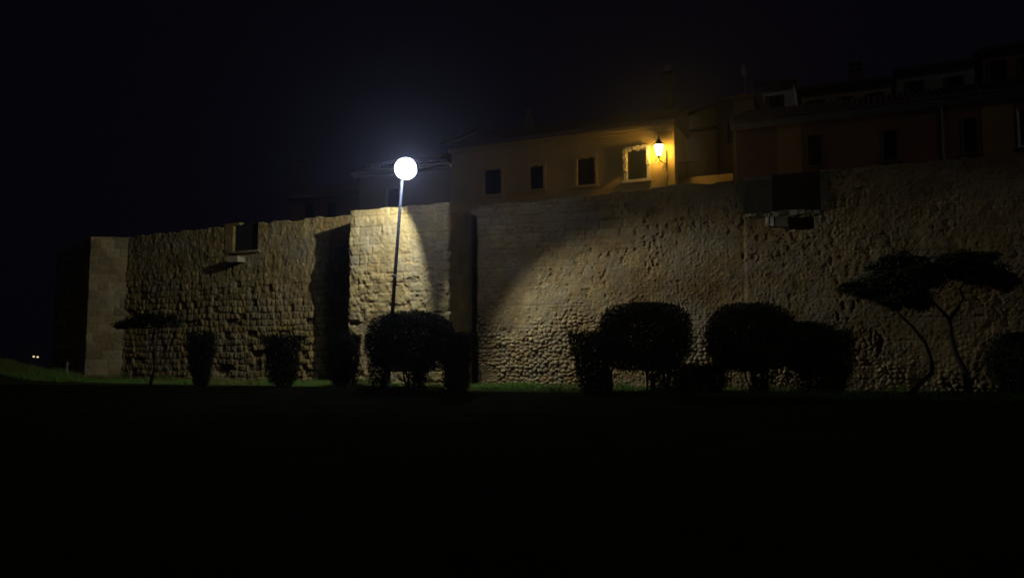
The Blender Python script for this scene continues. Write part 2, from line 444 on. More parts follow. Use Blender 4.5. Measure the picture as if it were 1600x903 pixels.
# --- right curtain
tops = [(745, 323), (930, 304), (1053, 289), (1148, 281), (1290, 266), (1440, 253), (1600, 240)]
tu = [FR.uz(*t) for t in tops]
g0 = FR.uz(1163, 336); g1 = FR.uz(1283, 330)
UR0, UR1 = -.6, 27.
def hf_right(U, Zz):
    u = U + UR0; z = Zz
    n1 = fbm(u * .35, z * .5, 71, 3); n2 = fbm(u * 1.5, z * 1.5, 72); n3 = fbm(u * 5 + z * 2.3, z * 6 - u * 2.1, 73)
    low = sst(5.6, 3.3, z + 3.2 * (n1 - .5) + .10 * np.clip(u - 7, 0, 20) * 1.6)
    mid = sst(.50, .62, fbm(u * .7 + 3, z * .8, 74, 5)) * .6
    col_ = np.exp(-((u - 10.6) / 1.0) ** 2) * .7 + np.exp(-((u - 14.5) / 1.4) ** 2) * .5
    rub = np.clip(np.maximum(low, np.maximum(mid, col_)), 0, 1)
    w1 = .09 * (fbm(u * 4, z * 4, 75, 2) - .5); w2 = .09 * (fbm(u * 4 + 50, z * 4, 76, 2) - .5)
    a1, a2, ai = voro(u + w1 * .6, z + w2 * .6, .225, 81)
    b1, b2, bi = voro(u + w1 * .4, z + w2 * .4, .15, 82)
    k = low * sst(.35, .5, vn(u * .9, z * .9, 83))
    pa = (1 - np.exp(-np.maximum(a2 - a1, 0) / .2)) * np.sqrt(np.clip(1.05 - a1 ** 2, 0, 1)) * (.45 + .9 * ai); pb = (1 - np.exp(-np.maximum(b2 - b1, 0) / .25)) * np.sqrt(np.clip(1.05 - b1 ** 2, 0, 1)) * (.2 + 1.2 * bi)
    bul = k * .12 * pa + (1 - k) * .045 * pb
    gap = k * np.exp(-((a2 - a1) / .11) ** 2) + (1 - k) * np.exp(-((b2 - b1) / .13) ** 2)
    band = np.abs(((z + .03 * n2) / .86) % 1 - .5)                 # lifts of the old rammed wall
    n4 = fbm(u * 14, z * 14, 78, 2)
    D = rub * (bul - .045) + .05 * (n2 - .5) + .03 * (n3 - .5) + .024 * (n4 - .5) + .018 * (fbm(u * 23 + z * 5, z * 21 - u * 6, 80, 2) - .5) - (1 - rub) * .03 * sst(.47, .5, band)
    pits = sst(.60, .70, fbm(u * 5.1, z * 4.1, 77, 2)) * sst(.45, .6, fbm(u * .8, z * .8, 79, 2)); D -= .04 * pits
    slot = .22 + .16 * fbm(u * 0, z * 1.1, 88, 3); D -= .55 * (1 - sst(slot, slot + .12, u - .0))
    e, r, r2 = ashlar(u, z, .42, .75, 91, .4)
    up = sst(6.9, 7.6, z + .6 * (n2 - .5)) * sst(9.5, 7, u)        # dressed courses near the top by the tower
    D += up * (.05 * (1 - np.exp(-e / .04)) + .05 * (r - .5) - .03)
    D -= .12 * sst(.0, .1, u - g1[0] + 9.4) * 0
    D += .05 * sst(g0[0] - .06, g0[0] + .06, u) * (z < g0[1]) 
    rec = (u > g0[0] + 1.75) & (u < g1[0] - .3) & (z > g0[1] - .72) & (z < g0[1] - .25); D -= .55 * rec
    tint = .34 + rub * (.75 * (k * ai + (1 - k) * bi) - .25) + 1.1 * (n1 - .5) + .4 * (n2 - .5) + .25 * (n3 - .5) + .2 * up * r
    return D, np.clip(tint, 0, 1), np.clip(rub * gap * .75, 0, 1)
def m_right(U, Zz):
    u = U + UR0
    return (u > g0[0]) & (u < g1[0]) & (Zz > g0[1])
uu, P, Nn = straight(FR, UR0, UR1, .032)
zt_ = np.interp(uu, [t[0] for t in tu], [t[1] for t in tu]) + .14 * (fbm(uu * 1.6, uu * 0, 13) - .5) - .06 * (hsh(np.floor(uu / .45), 2., 6) > .62)
city_right = thing('city_wall', 'long rampart stretch of cobbly rubble and patched plaster with a wide notch in its top, right of the tower', 'city wall', FR.p(12, 0, .6), 'stretches of the old city wall')
V, Fq, at = shell(P, Nn, .0, zt_, 290, hf_right, 1.5, FR.n, m_right)
link('masonry', np_mesh('masonry', V, Fq, False, at), M['right'], city_right)
inf = MB(); uA = FR.uz(1206, 300, .45)[0]; inf.box(FR, g0[0] - .1, uA, .45, .8, g0[1] - .1, FR.uz(1180, 277, .45)[1])
tag(inf.build('infill_panel', M['grey'], city_right), 'grey rendered infill in the notch')
inf = MB(); inf.box(FR, uA + .005, g1[0] + .1, .62, .75, g0[1] - .1, FR.uz(1240, 271, .62)[1]); inf.build('notch_shade_panel', M['black'], city_right)  # black panel added to paint the darkness in the notch
jb = MB(); jb.rough_box(FR, g0[0] - .28, g0[0] - .01, -.09, .5, g0[1] + .1, FR.uz(1160, 283)[1] + .08, .02)
jb.build('jamb', M['block'], city_right)
jb = MB()
for k in range(4):
    h = (FR.uz(1290, 268)[1] - g1[1]) / 4
    jb.rough_box(FR, g1[0] + .01, g1[0] + .28 + .12 * (k % 2), -.08, .5, g1[1] + k * h + .01, g1[1] + (k + 1) * h - .015, .02)
jb.build('jamb', M['block'], city_right)
u = g0[0] + .05; k = 0
while u < g1[0] - .15:
    w = rng.uniform(.16, .42); s_ = MB()
    s_.rough_box(FR, u, min(u + w, g1[0] - .05), -.12 + rng.uniform(-.03, .04), .35, g0[1] - .14 + rng.uniform(-.03, .03), g0[1] + rng.uniform(.0, .09), .025)
    s_.build('sill_stone', M['sill'] if k % 3 != 2 else M['block'], city_right); u += w + .015; k += 1
s_ = MB(); s_.rough_box(FR, g0[0] + 1.25, g0[0] + 1.72, -.30, .3, g0[1] - .62, g0[1] - .17, .02)
s_.build('corbel_stone', M['block'], city_right)
for du in (.85, 1.02):
    s_ = MB(); s_.rough_box(FR, g0[0] + du, g0[0] + du + .13, -.16, .2, g0[1] - .55, g0[1] - .18, .02); s_.build('sill_stone', M['pale'], city_right)

# ------------------------------------------------------------------ houses
def facade(mb, fr, u0, u1, z0, z1, holes, dep, rec=.22):
    us = sorted({u0, u1, *[h[0] for h in holes], *[h[1] for h in holes]}); zs = sorted({z0, z1, *[h[2] for h in holes], *[h[3] for h in holes]})
    for a, b in zip(us[:-1], us[1:]):
        for c, d in zip(zs[:-1], zs[1:]):
            mu, mz = (a + b) / 2, (c + d) / 2
            if any(h[0] < mu < h[1] and h[2] < mz < h[3] for h in holes): continue
            mb.quad(fr.p(a, 0, c), fr.p(b, 0, c), fr.p(b, 0, d), fr.p(a, 0, d))
    for a, b, c, d in holes:
        for p, q in (((a, c), (b, c)), ((b, c), (b, d)), ((b, d), (a, d)), ((a, d), (a, c))):
            mb.quad(fr.p(p[0], 0, p[1]), fr.p(p[0], rec, p[1]), fr.p(q[0], rec, q[1]), fr.p(q[0], 0, q[1]))
    mb.quad(fr.p(u0, 0, z0), fr.p(u0, 0, z1), fr.p(u0, dep, z1), fr.p(u0, dep, z0))
    mb.quad(fr.p(u1, 0, z0), fr.p(u1, dep, z0), fr.p(u1, dep, z1), fr.p(u1, 0, z1))
    mb.quad(fr.p(u0, dep, z0), fr.p(u0, dep, z1), fr.p(u1, dep, z1), fr.p(u1, dep, z0))
    mb.quad(fr.p(u0, 0, z1), fr.p(u1, 0, z1), fr.p(u1, dep, z1), fr.p(u0, dep, z1))
def window(fr, h, house, rec=.2, surround=None, pane='glass', ornament=False, smat='trim'):
    a, b, c, d = h
    w = MB(); t = .06
    w.box(fr, a + .004, a + t, rec - .07, rec, c + .004, d - .004); w.box(fr, b - t, b - .004, rec - .07, rec, c + .004, d - .004)
    w.box(fr, a + t + .002, b - t - .002, rec - .068, rec, c + .004, c + t); w.box(fr, a + t + .002, b - t - .002, rec - .068, rec, d - t, d - .004)
    w.box(fr, (a + b) / 2 - .025, (a + b) / 2 + .025, rec - .066, rec, c + t + .002, d - t - .002)
    wo = w.build('window', M['dark_panel'], house)
    p = MB(); p.box(fr, a + .01, b - .01, rec - .03, rec + .03, c + .01, d - .01); p.build('pane', M[pane], wo)
    if surround:
        s = MB(); k = surround; dp = .20 if smat == 'trim' and ornament else .05
        s.box(fr, a - k, a - .003, -.045, .02, c - .003, d); s.build('jamb', M[smat], wo)
        s = MB(); s.box(fr, b + .003, b + k, -.045, .02, c - .003, d); s.build('jamb', M[smat], wo)
        s = MB(); s.box(fr, a - k - .06, b + k + .06, -.13, .02, c - k * .9, c - .006); s.build('sill', M[smat], wo)
        if ornament:
            for sd in (-1, 1):           # ragged drops hanging at the upper corners, down to mid height
                s = MB(); uo = a - k * .55 if sd < 0 else b + k * .55
                hh = (d - c) * (.62 if sd < 0 else .5); z_ = d + .12; i = 0
                while z_ > d - hh:
                    w_ = .07 + .02 * math.sin(i * 2.3 + sd); h_ = .13
                    s.rough_box(fr, uo - w_, uo + w_, -dp - .02 * math.sin(i * 1.7), .0, z_ - h_ - .02, z_, .018); z_ -= h_; i += 1
                s.build('drop_moulding', M[smat], wo)
            s = MB(); nrm = int((b - a) / .13)
            for i in range(nrm + 1):
                uo = a + (b - a) * i / nrm; s.rough_box(fr, uo - .075, uo + .075, -dp * .9, .0, d - .03 - .04 * math.sin(i * 2.1), d + .15 + .03 * math.sin(i * 3.7), .02)
            s.build('moulding', M[smat], wo)
    return wo
def roof(fr, u0, u1, dep, z, rise, house, over=.4, m='tile', chimneys=()):
    prof = [(-over, z + .02), (-over, z + .14), (dep * .5, z + rise), (dep + over, z + .14), (dep + over, z + .02)]
    mb = MB(); a = [fr.p(u0 - .12, d, zz) for d, zz in prof]; b = [fr.p(u1 + .12, d, zz) for d, zz in prof]; n = len(prof)
    mb.add(a + b, [tuple(range(n)), tuple(range(2 * n - 1, n - 1, -1))] + [(i, i + n, (i + 1) % n + n, (i + 1) % n) for i in range(n)])
    # rows of rounded tile ends along the eave
    k = int((u1 - u0) / .24)
    for i in range(k):
        uu = u0 + .12 + i * .24
        mb.tube([fr.p(uu, -over - .05, z + .16), fr.p(uu, dep * .5, z + rise + .03)], .06, 6)
    r = mb.build('roof', M[m], house)
    for (cu, cd, w, top) in chimneys:
        c = MB(); c.box(fr, cu - w / 2, cu + w / 2, cd - w / 2, cd + w / 2, z + rise * .5, top); c.box(fr, cu - w / 2 - .07, cu + w / 2 + .07, cd - w / 2 - .07, cd + w / 2 + .07, top + .003, top + .12)
        c.box(fr, cu - w / 3, cu + w / 3, cd - w / 3, cd + w / 3, top + .123, top + .4); c.box(fr, cu - w / 2 - .03, cu + w / 2 + .03, cd - w / 2 - .03, cd + w / 2 + .03, top + .403, top + .47)
        c.build('chimney', M['brown'], r)
    return r
def cornice(fr, u0, u1, z, house, m='trim', o=.22):
    mb = MB(); mb.box(fr, u0, u1, -o, -.004, z - .13, z - .005); mb.box(fr, u0, u1, -o * .5, -.004, z - .26, z - .134); return mb.build('cornice', M[m], house)

ZS = EYE + 5.5
FH = Frame(pt(1055, 285, 40.), 24.)
def span(px0, px1, py, fr=FH, d=0.): return fr.uz(px0, py, d)[0], fr.uz(px1, py, d)[0]
# ochre house with the lantern
zE = FH.uz(1055, 193)[1]
uB0 = FH.uz(706, 250)[0]; uB1 = 0.
hB = thing('house', 'low ochre house with four shuttered windows and a lit wall lantern at its right corner', 'house', FH.p(-6, 0, ZS))
wins = []
for (x0, y0, x1, y1) in ((757, 266, 783, 303), (828, 260, 849, 295), (902, 248, 930, 288), (980, 236, 1011, 279)):
    a, zt = FH.uz(x0, y0); b, zb = FH.uz(x1, y1); wins.append((a, b, zb, zt))
mb = MB(); facade(mb, FH, uB0, uB1, ZS, zE, wins, 8.); mb.build('wall', M['ochre'], hB)
for i, h in enumerate(wins): window(FH, h, hB, .18, .17 if i == 3 else .13, 'dark_panel', True, 'trim' if i == 3 else 'ochre')
cornice(FH, uB0, uB1, zE, hB, 'ochre'); roof(FH, uB0, uB1, 8., zE, 2.0, hB, chimneys=((FH.uz(828, 180, 3.)[0], 3., .5, FH.uz(828, 186, 3.)[1]),))
pz = MB(); pz.box(FH, uB1 - .14, uB1 - .005, -.035, -.004, ZS, zE - .27); pz.build('corner_strip', M['ochre'], hB)
# left neighbour
zA = FH.uz(640, 263)[1]; uA0 = FH.uz(562, 300)[0]
hA = thing('house', 'low plain house with pale eave directly behind the floodlit tower', 'house', FH.p(uA0 + 2, 0, ZS))
wa = []
for (x0, y0, x1, y1) in ((606, 296, 624, 322),):
    a, zt = FH.uz(x0, y0); b, zb = FH.uz(x1, y1); wa.append((a, b, zb, zt))
mb = MB(); facade(mb, FH, uA0, uB0 - .02, ZS, zA, wa, 8.); mb.build('wall', M['ochre_dk'], hA)
for h in wa: window(FH, h, hA, .18, .12, 'glass')
cornice(FH, uA0 - .3, uB0 - .02, zA, hA, 'trim', .45); roof(FH, uA0 - .2, uB0 - .15, 8., zA, 1.7, hA, .5)
# dormer-like gabled house end behind the ochre house
FG = Frame(pt(730, 232, 50.), 24.)
hg = thing('house', 'pale gabled attic rising behind the roof line right of the lamp', 'house', FG.p(0, 0, ZS))
a, z0 = FG.uz(700, 232); b, _ = FG.uz(762, 228); z1 = FG.uz(730, 222)[1]; zr = FG.uz(742, 206)[1]; um = FG.uz(742, 206)[0]
mb = MB(); pr = [(a, ZS), (b, ZS), (b, z1), (um, zr), (a, z1)]
A_ = [FG.p(x, 0, z) for x, z in pr]; B_ = [FG.p(x, 5, z) for x, z in pr]
mb.add(A_ + B_, [(0, 1, 2, 3, 4), (9, 8, 7, 6, 5)] + [(i, i + 5, (i + 1) % 5 + 5, (i + 1) % 5) for i in range(5)]); mb.build('wall', M['white'], hg)
mb = MB()
for (x0, zz0), (x1, zz1) in (((a - .35, z1 - .1), (um, zr + .03)), ((um, zr + .03), (b + .35, z1 - .1))):
    mb.hexa([FG.p(x0, -.3, zz0), FG.p(x1, -.3, zz1), FG.p(x1, 5.2, zz1), FG.p(x0, 5.2, zz0), FG.p(x0, -.3, zz0 + .14), FG.p(x1, -.3, zz1 + .14), FG.p(x1, 5.2, zz1 + .14), FG.p(x0, 5.2, zz0 + .14)])
mb.build('roof', M['tile'], hg)
# far dim reddish house on the left of the tower
FD = Frame(pt(510, 320, 56.), 24.)
hd = thing('house', 'very dim reddish house with one chimney far left behind the rampart', 'house', FD.p(0, 0, ZS))
a, zt = FD.uz(455, 314); b, _ = FD.uz(566, 305)
wd = [(a + 1.2, a + 2.0, zt - 1.5, zt - .4), (a + 3, a + 3.8, zt - 1.5, zt - .4)]
mb = MB(); facade(mb, FD, a, b, ZS - 2, zt, wd, 7); mb.build('wall', M['red'], hd)
for h in wd: window(FD, h, hd)
roof(FD, a, b, 7, zt, 1.6, hd, chimneys=((FD.uz(471, 280, 2.)[0], 2., .75, FD.uz(471, 262, 2.)[1]),))
# whitish set-back house between ochre and red houses
FW = Frame(pt(1057, 280, 43.), 24.)
hw = thing('house', 'whitish set-back house with a rising gable between the ochre and the red house', 'house', FW.p(1, 0, ZS))
a = FW.uz(1050, 200)[0]; b = FW.uz(1120, 200)[0]; za = FW.uz(1057, 190)[1]; zb = FW.uz(1120, 164)[1]
mb = MB(); pr = [(a, ZS), (b, ZS), (b, zb), (a, za)]; A_ = [FW.p(x, 0, z) for x, z in pr]; B_ = [FW.p(x, 6, z) for x, z in pr]
mb.add(A_ + B_, [(0, 1, 2, 3), (7, 6, 5, 4)] + [(i, i + 4, (i + 1) % 4 + 4, (i + 1) % 4) for i in range(4)]); mb.build('wall', M['white'], hw)
mb = MB(); mb.box(FW, a, b, -.2, -.005, FW.uz(1080, 203)[1] - .12, FW.uz(1080, 203)[1]); mb.build('cornice', M['grey'], hw)
mb = MB(); z3 = .1
mb.hexa([FW.p(a, -.25, za + .01), FW.p(b + .15, -.25, zb + .01), FW.p(b + .15, 6.2, zb + .01), FW.p(a, 6.2, za + .01), FW.p(a, -.25, za + z3), FW.p(b + .15, -.25, zb + z3), FW.p(b + .15, 6.2, zb + z3), FW.p(a, 6.2, za + z3)])
mb.build('roof', M['tile'], hw)
# a low courtyard wall with a railing on it in the gap
cw = thing('courtyard_wall', 'low yellowish wall carrying a thin railing in the gap beside the lantern', 'wall', FH.p(1.4, .6, ZS))
ua, ub = FH.uz(1058, 280, .6)[0], FH.uz(1145, 280, .6)[0]; zc = FH.uz(1080, 277, .6)[1]
mb = MB(); mb.box(FH, ua, ub, .6, .85, ZS, zc); mb.build('wall', M['ochre'], cw)
ra = MB(); zt = FH.uz(1080, 252, .6)[1]; ue = ua + (ub - ua) * .5
for i in range(13): 
    q = ua + .06 + (ue - ua - .1) * i / 12; ra.tube([FH.p(q, .72, zc), FH.p(q, .72, zt)], .012, 5)
ra.tube([FH.p(ua, .72, zt), FH.p(ue, .72, zt)], .02, 6); ra.build('railing', M['iron'], cw)
# dark tall house side behind the gap
FK = Frame(pt(1125, 250, 41.5), 24.)
hk = thing('house', 'narrow dark house end standing at the gap, left of the long red house', 'house', FK.p(.6, 0, ZS))
a = FK.uz(1121, 200)[0]; b = FK.uz(1178, 200)[0]; zk = FK.uz(1140, 158)[1]
wk = [(a + .5, a + 1.1, zk - 2.2, zk - 1.0)]
mb = MB(); facade(mb, FK, a, b, ZS, zk, wk, 5); mb.build('wall', M['brown'], hk); window(FK, wk[0], hk)
roof(FK, a, b, 5, zk, 1., hk, .2)
# long red house
FRd = Frame(pt(1147, 275, 38.5), 24.)
hr = thing('house', 'long dark red house with ochre bands and a pale eave on the right', 'house', FRd.p(6, 0, ZS))
zR = FRd.uz(1300, 178)[1] ; uR1 = 14.5
wr = []
for (x0, y0, x1, y1) in ((1505, 186, 1528, 238), (1592, 172, 1620, 226), (1380, 205, 1402, 250), (1262, 212, 1284, 258)):
    a, zt = FRd.uz(x0, y0); b, zb = FRd.uz(x1, y1); wr.append((a, b, zb, zt))
mb = MB(); facade(mb, FRd, 0, uR1, ZS, zR, wr, 7.); mb.build('wall', M['red'], hr)
for i, h in enumerate(wr): window(FRd, h, hr, .18, .10, 'glass', smat='trim' if i == 1 else 'brown')
for (x0, x1, y) in ((1214, 1252, 230), (1534, 1584, 200)):
    a = FRd.uz(x0, y)[0]; b = FRd.uz(x1, y)[0]; mb = MB(); mb.box(FRd, a, b, -.03, -.004, ZS, zR - .27); mb.build('ochre_band', M['ochre_band'], hr)
a = FRd.uz(1625, 200)[0]; mb = MB(); mb.box(FRd, a, uR1, -.03, -.004, ZS, zR - .27); mb.build('ochre_band', M['ochre_band'], hr)
mb = MB(); mb.box(FRd, .004, .16, -.04, -.004, ZS, zR - .27); mb.build('corner_strip', M['ochre_band'], hr)
uq = FRd.uz(1473, 200)[0]; mb = MB(); mb.tube([FRd.p(uq, -.09, ZS), FRd.p(uq, -.09, zR - .2)], .05, 8); mb.build('drainpipe', M['pole'], hr)
cornice(FRd, -.1, uR1, zR, hr, 'grey', .3); roof(FRd, 0, uR1, 7., zR, 1.6, hr, .45)
# taller houses stepping up behind it
def back_house(px0, px1, pyt, Yd, label, m, rise=.9, nw=2, chim=None):
    fr = Frame(pt((px0 + px1) / 2, pyt + 60, Yd), 24.)
    a, zt = fr.uz(px0, pyt + (px1 - px0) * .07); b = fr.uz(px1, pyt)[0]
    h_ = thing('house', label, 'house', fr.p((a + b) / 2, 0, ZS))
    ws = []
    for i in range(nw):
        c = a + (b - a) * (i + .5) / nw; ws.append((c - .4, c + .4, zt - 1.9, zt - .6))
    mb = MB(); facade(mb, fr, a, b, ZS, zt, ws, 7); mb.build('wall', M[m], h_)
    for w in ws: window(fr, w, h_, .18, .1, 'glass', smat='brown')
    cornice(fr, a, b, zt, h_, 'brown' if m != 'white' else 'grey'); roof(fr, a, b, 7, zt, rise, h_, .35, chimneys=chim(fr, zt) if chim else ())
    return fr
back_house(1182, 1240, 133, 46.2, 'small whitish house top stepping up behind the long red house', 'white', .5, 1)
back_house(1252, 1392, 134, 46.6, 'broad dim house behind the middle of the long red house', 'ochre_dk', 1.0, 3, lambda fr, z: ((fr.uz(1338, 130, 3.)[0], 3., .7, fr.uz(1338, 112, 3.)[1]),))
back_house(1400, 1522, 106, 45.4, 'tall dim house with paired windows behind the right part of the red house', 'grey', 1.0, 2)
back_house(1534, 1680, 72, 44.6, 'tallest dark house at the far right above all other roofs', 'red', 1.1, 3)
# roof-top dish and chimney seen against the sky
dr = thing('satellite_dish', 'small satellite dish on a thin mast above the roofs', 'satellite dish', pt(1163, 150, 44.))
c = pt(1164, 113, 44.); mb = MB(); mb.tube([pt(1164, 160, 44.), c], .03, 6); mb.build('mast', M['pole'], dr)
mb = MB(); vs = []; fs = []
for i, (r, dy) in enumerate(((.05, .0), (.2, -.03), (.38, -.12))):
    for k in range(16):
        a = 2 * math.pi * k / 16; vs.append((c[0] + .45 * r * math.cos(a) + dy * .6, c[1] + dy - .05, c[2] + r * math.sin(a)))
for i in range(2):
    for k in range(16): fs.append((i * 16 + k, i * 16 + (k + 1) % 16, (i + 1) * 16 + (k + 1) % 16, (i + 1) * 16 + k))
fs.append(tuple(range(16))); mb.add(vs, fs); mb.build('dish', M['grey'], dr)
ch = thing('chimney', 'lone rendered chimney stack standing against the sky above the ochre house', 'chimney', pt(1043, 150, 46.))
f2 = Frame(pt(1043, 150, 46.), 24.); zc0 = f2.uz(1043, 182)[1]; zc1 = f2.uz(1043, 112)[1]
mb = MB(); mb.box(f2, -.28, .28, 0, .56, ZS, zc1); mb.build('stack', M['brown'], ch)
mb = MB(); mb.box(f2, -.36, .36, -.08, .64, zc1 + .003, zc1 + .1); mb.box(f2, -.16, .16, .12, .44, zc1 + .103, zc1 + .42); mb.build('cap', M['grey'], ch)

# ------------------------------------------------------------------ wall lantern
def wall_lantern(fr, u, z, label, out=.5, strength='lantern'):
    w = thing('wall_lantern', label, 'lantern', fr.p(u, 0, z))
    skew = -.28 / out
    c = np.array(fr.p(u + skew * out, -out, z))
    # six-sided tapered glass
    mb = MB(); mb.lathe(c, [(.10, -.30), (.21, .20)], 6); mb.build('glass', M[strength], w)
    mb = MB(); mb.lathe(c, [(.26, .205), (.25, .24), (.14, .40), (.10, .44), (.11, .47), (.05, .52), (.035, .58), (.06, .62), (.03, .66), (.01, .76)], 6); mb.build('cap', M['iron'], w)
    mb = MB()
    for k in range(6):
        a = 2 * math.pi * k / 6; mb.tube([c + [.106 * math.cos(a), .106 * math.sin(a), -.30], c + [.218 * math.cos(a), .218 * math.sin(a), .205]], .012, 5)
    mb.lathe(c, [(.03, -.46), (.07, -.38), (.12, -.33), (.115, -.302)], 8); mb.build('cage', M['iron'], w)
    mb = MB(); P = lambda o, dz: fr.p(u + skew * o, -o, z + dz)
    mb.tube([P(.03, .05), P(.03, -1.0)], .03, 6)                                   # back plate rod
    mb.tube([P(.03, -.62), P(.2, -.62), P(.4, -.56), P(.5, -.50), P(out, -.46)], .026, 6)
    for (cx, cz, r, a0, a1) in ((.18, -.46, .12, 0, 5.2), (.38, -.50, .09, 1, 6.2), (.52, -.64, .07, 2, 7.4), (.16, -.80, .12, -1, 4.4), (.70, -.53, .09, 2.2, 7.6)):
        mb.tube([P(cx + r * (1 - .07 * i) * math.cos(a0 + (a1 - a0) * i / 9), cz + r * (1 - .07 * i) * math.sin(a0 + (a1 - a0) * i / 9)) for i in range(10)], .017, 5)
    mb.tube([P(.03, .05), P(.22, -.10), P(.34, -.36)], .015, 5)
    mb.build('bracket', M['iron'], w)
    mb = MB(); mb.tube([P(.03, -1.0), fr.p(u + .05, -.02, z - 1.25), fr.p(u - .03, -.02, z - 1.5), fr.p(u, -.02, z - 1.8)], .014, 5)
    mb.box(fr, u - .05, u + .05, -.07, -.004, z - 2.1, z - 1.78); mb.build('cable', M['iron'], w)
    return w
uLn, zLn = FH.uz(1042, 236)
zLn = FH.uz(1027, 234, -.5)[1]
wall_lantern(FH, uLn, zLn, 'black iron wall lantern glowing warm yellow on its scrolled bracket')

# ------------------------------------------------------------------ floodlight mast
YM = 33.85
Lp = pt(635, 266, YM)                                   # light centre
pb = pt(605, 612, YM); pb[2] = float(ground_z(pb[0], pb[1]))
ptop = pt(627, 287, YM)
mast = thing('floodlight_mast', 'tall thin steel mast carrying one glaring cold white floodlight in front of the tower', 'street lamp', pb)
mb = MB(); mb.tube([pb - [0, 0, .3], pb + (ptop - pb) * .5, ptop + [.03, 0, .12]], [.095, .075, .055], 12); mb.build('pole', M['pole'], mast, True)
mb = MB(); mb.lathe(pb, [(.22, -.05), (.22, .03), (.12, .05), (.11, .3)], 12); mb.build('base_collar', M['pole'], mast)
k1 = pt(616, 431, YM); mb = MB(); mb.lathe(k1, [(.095, -.05), (.105, -.03), (.105, .03), (.095, .05)], 12); tag(mb.build('band', M['whiteband'], mast), 'white band round the pole')
k2 = pt(618, 437, YM - .1); mb = MB(); mb.hexa([k2 + np.array(q) for q in ((-.05, 0, -.20), (.06, 0, -.26), (.06, .012, -.26), (-.05, .012, -.2), (-.02, 0, .1), (.03, 0, .1), (.03, .012, .1), (-.02, .012, .1))])
tag(mb.build('tag', M['redtag'], mast), 'torn red tag')
mb = MB(); mb.tube([ptop + [.03, 0, .05], (ptop + Lp) / 2 + [0, .06, .02], Lp + [0, .12, 0]], .045, 8); mb.build('arm', M['dark'], mast)
g = Lp - [0, .25, 0]; r = .44
mb = MB(); mb.lathe(g, [(r * math.sin(math.pi * i / 14) + .004, -r * math.cos(math.pi * i / 14)) for i in range(15)], 28); mb.build('lamp_glare_globe', M['flood'], mast, True)  # glare of the lamp built as a wide glowing globe
nD = np.array([math.sin(math.radians(12)), math.cos(math.radians(12)), 0.]); uD = np.array([nD[1], -nD[0], 0.])
DC = g + nD * .45                          # unseen flat disc added behind the globe to block light toward the viewer
vs = [DC + nD * dz + (uD * math.cos(2 * math.pi * k / 24) + np.array([0, 0, 1.]) * math.sin(2 * math.pi * k / 24)) * .34 for dz in (0., .015) for k in range(24)]
mb = MB(); mb.add(vs, [tuple(range(24)), tuple(range(47, 23, -1))] + [(k, k + 24, (k + 1) % 24 + 24, (k + 1) % 24) for k in range(24)]); mb.build('light_blocker', M['pole'], mast)
mb = MB(); mb.lathe(Lp + [0, 0, .42], [(.16, -.03), (.18, .0), (.1, .08), (.02, .1)], 12); mb.build('lamp_cap', M['dark'], mast)
def spot(name, az, el, half, W, blend, pos, col=(.93, .985, .91), r=.12):
    l = bpy.data.lights.new(name, 'SPOT'); l.energy = W; l.color = col; l.spot_size = math.radians(2 * half); l.spot_blend = blend; l.shadow_soft_size = r
    o = bpy.data.objects.new(name, l); COL.objects.link(o); o.parent = mast
    o.location = np.array(pos) - pb
    a, e = math.radians(az), math.radians(el)
    from mathutils import Vector
    d = Vector((math.sin(a) * math.cos(e), math.cos(a) * math.cos(e), math.sin(e)))
    o.rotation_euler = d.to_track_quat('-Z', 'Y').to_euler()
    return o
LS = DC + nD * .032
spot('beam_lamp', -76, -36, 61.5, 2650, .22, LS, r=.02)
spot('beam_lamp', 119, -47, 52, 3500, .42, LS, r=.02)
lp = bpy.data.lights.new('spill_lamp', 'POINT'); lp.energy = 6; lp.color = (.75, .85, 1.); lp.shadow_soft_size = .02
o = bpy.data.objects.new('spill_lamp', lp); COL.objects.link(o); o.parent = mast; o.location = LS - pb

# far double street lamp
q = pt(55, 572, 150.); fl = thing('street_lamp', 'tiny far street lamp with two lit heads beyond the grassy mound', 'street lamp', (q[0], q[1], 0))
mb = MB(); mb.tube([(q[0], q[1], 0), (q[0], q[1], 3.4)], .06, 6); mb.tube([(q[0] - .4, q[1], 3.3), (q[0], q[1], 3.42), (q[0] + .4, q[1], 3.3)], .05, 6); mb.build('post', M['iron'], fl)
for dx, dz in ((-.36, 3.15), (.36, 3.08)):
    mb = MB(); mb.lathe((q[0] + dx, q[1], dz), [(.06, -.16), (.17, -.08), (.17, .08), (.06, .14)], 10); mb.build('lamp_head', M['far'], fl)

# ------------------------------------------------------------------ vegetation
def leaves(name, C, size, mat_, parent, upright=0.):
    n = len(C); a = rng.normal(size=(n, 3)); a[:, 2] = a[:, 2] * (1 + upright) + upright * .8
    a /= np.linalg.norm(a, axis=1)[:, None]
    b = np.cross(a, rng.normal(size=(n, 3))); b /= np.linalg.norm(b, axis=1)[:, None]
    l = (size * rng.uniform(.6, 1.3, n))[:, None]
    V = np.stack([C + a * l, C + b * l * .42, C - a * l, C - b * l * .42], 1).reshape(-1, 3)
    return link(name, np_mesh(name, V, np.arange(4 * n).reshape(n, 4)), mat_, parent)
def lobe_pts(c, r, n, fill=.55, ex=2.6, lump=.08, s=0.):
    d = rng.normal(size=(n, 3)); d /= np.linalg.norm(d, axis=1)[:, None]
    d /= (np.abs(d) ** ex).sum(1)[:, None] ** (1 / ex)
    az = np.arctan2(d[:, 1], d[:, 0])
    k = 1 + lump * 2 * (vn(az * 2.2 + 9, d[:, 2] * 3 + 5, s) - .5) + lump * (vn(az * 7 + 30, d[:, 2] * 9 + 9, s + 1) - .5)
    t = 1 - (1 - fill) * rng.uniform(0, 1, n) ** 1.3
    t = t * k[:] + rng.exponential(.022, n) * (rng.rand(n) > .7)
    return np.array(c) + d * t[:, None] * np.array(r)
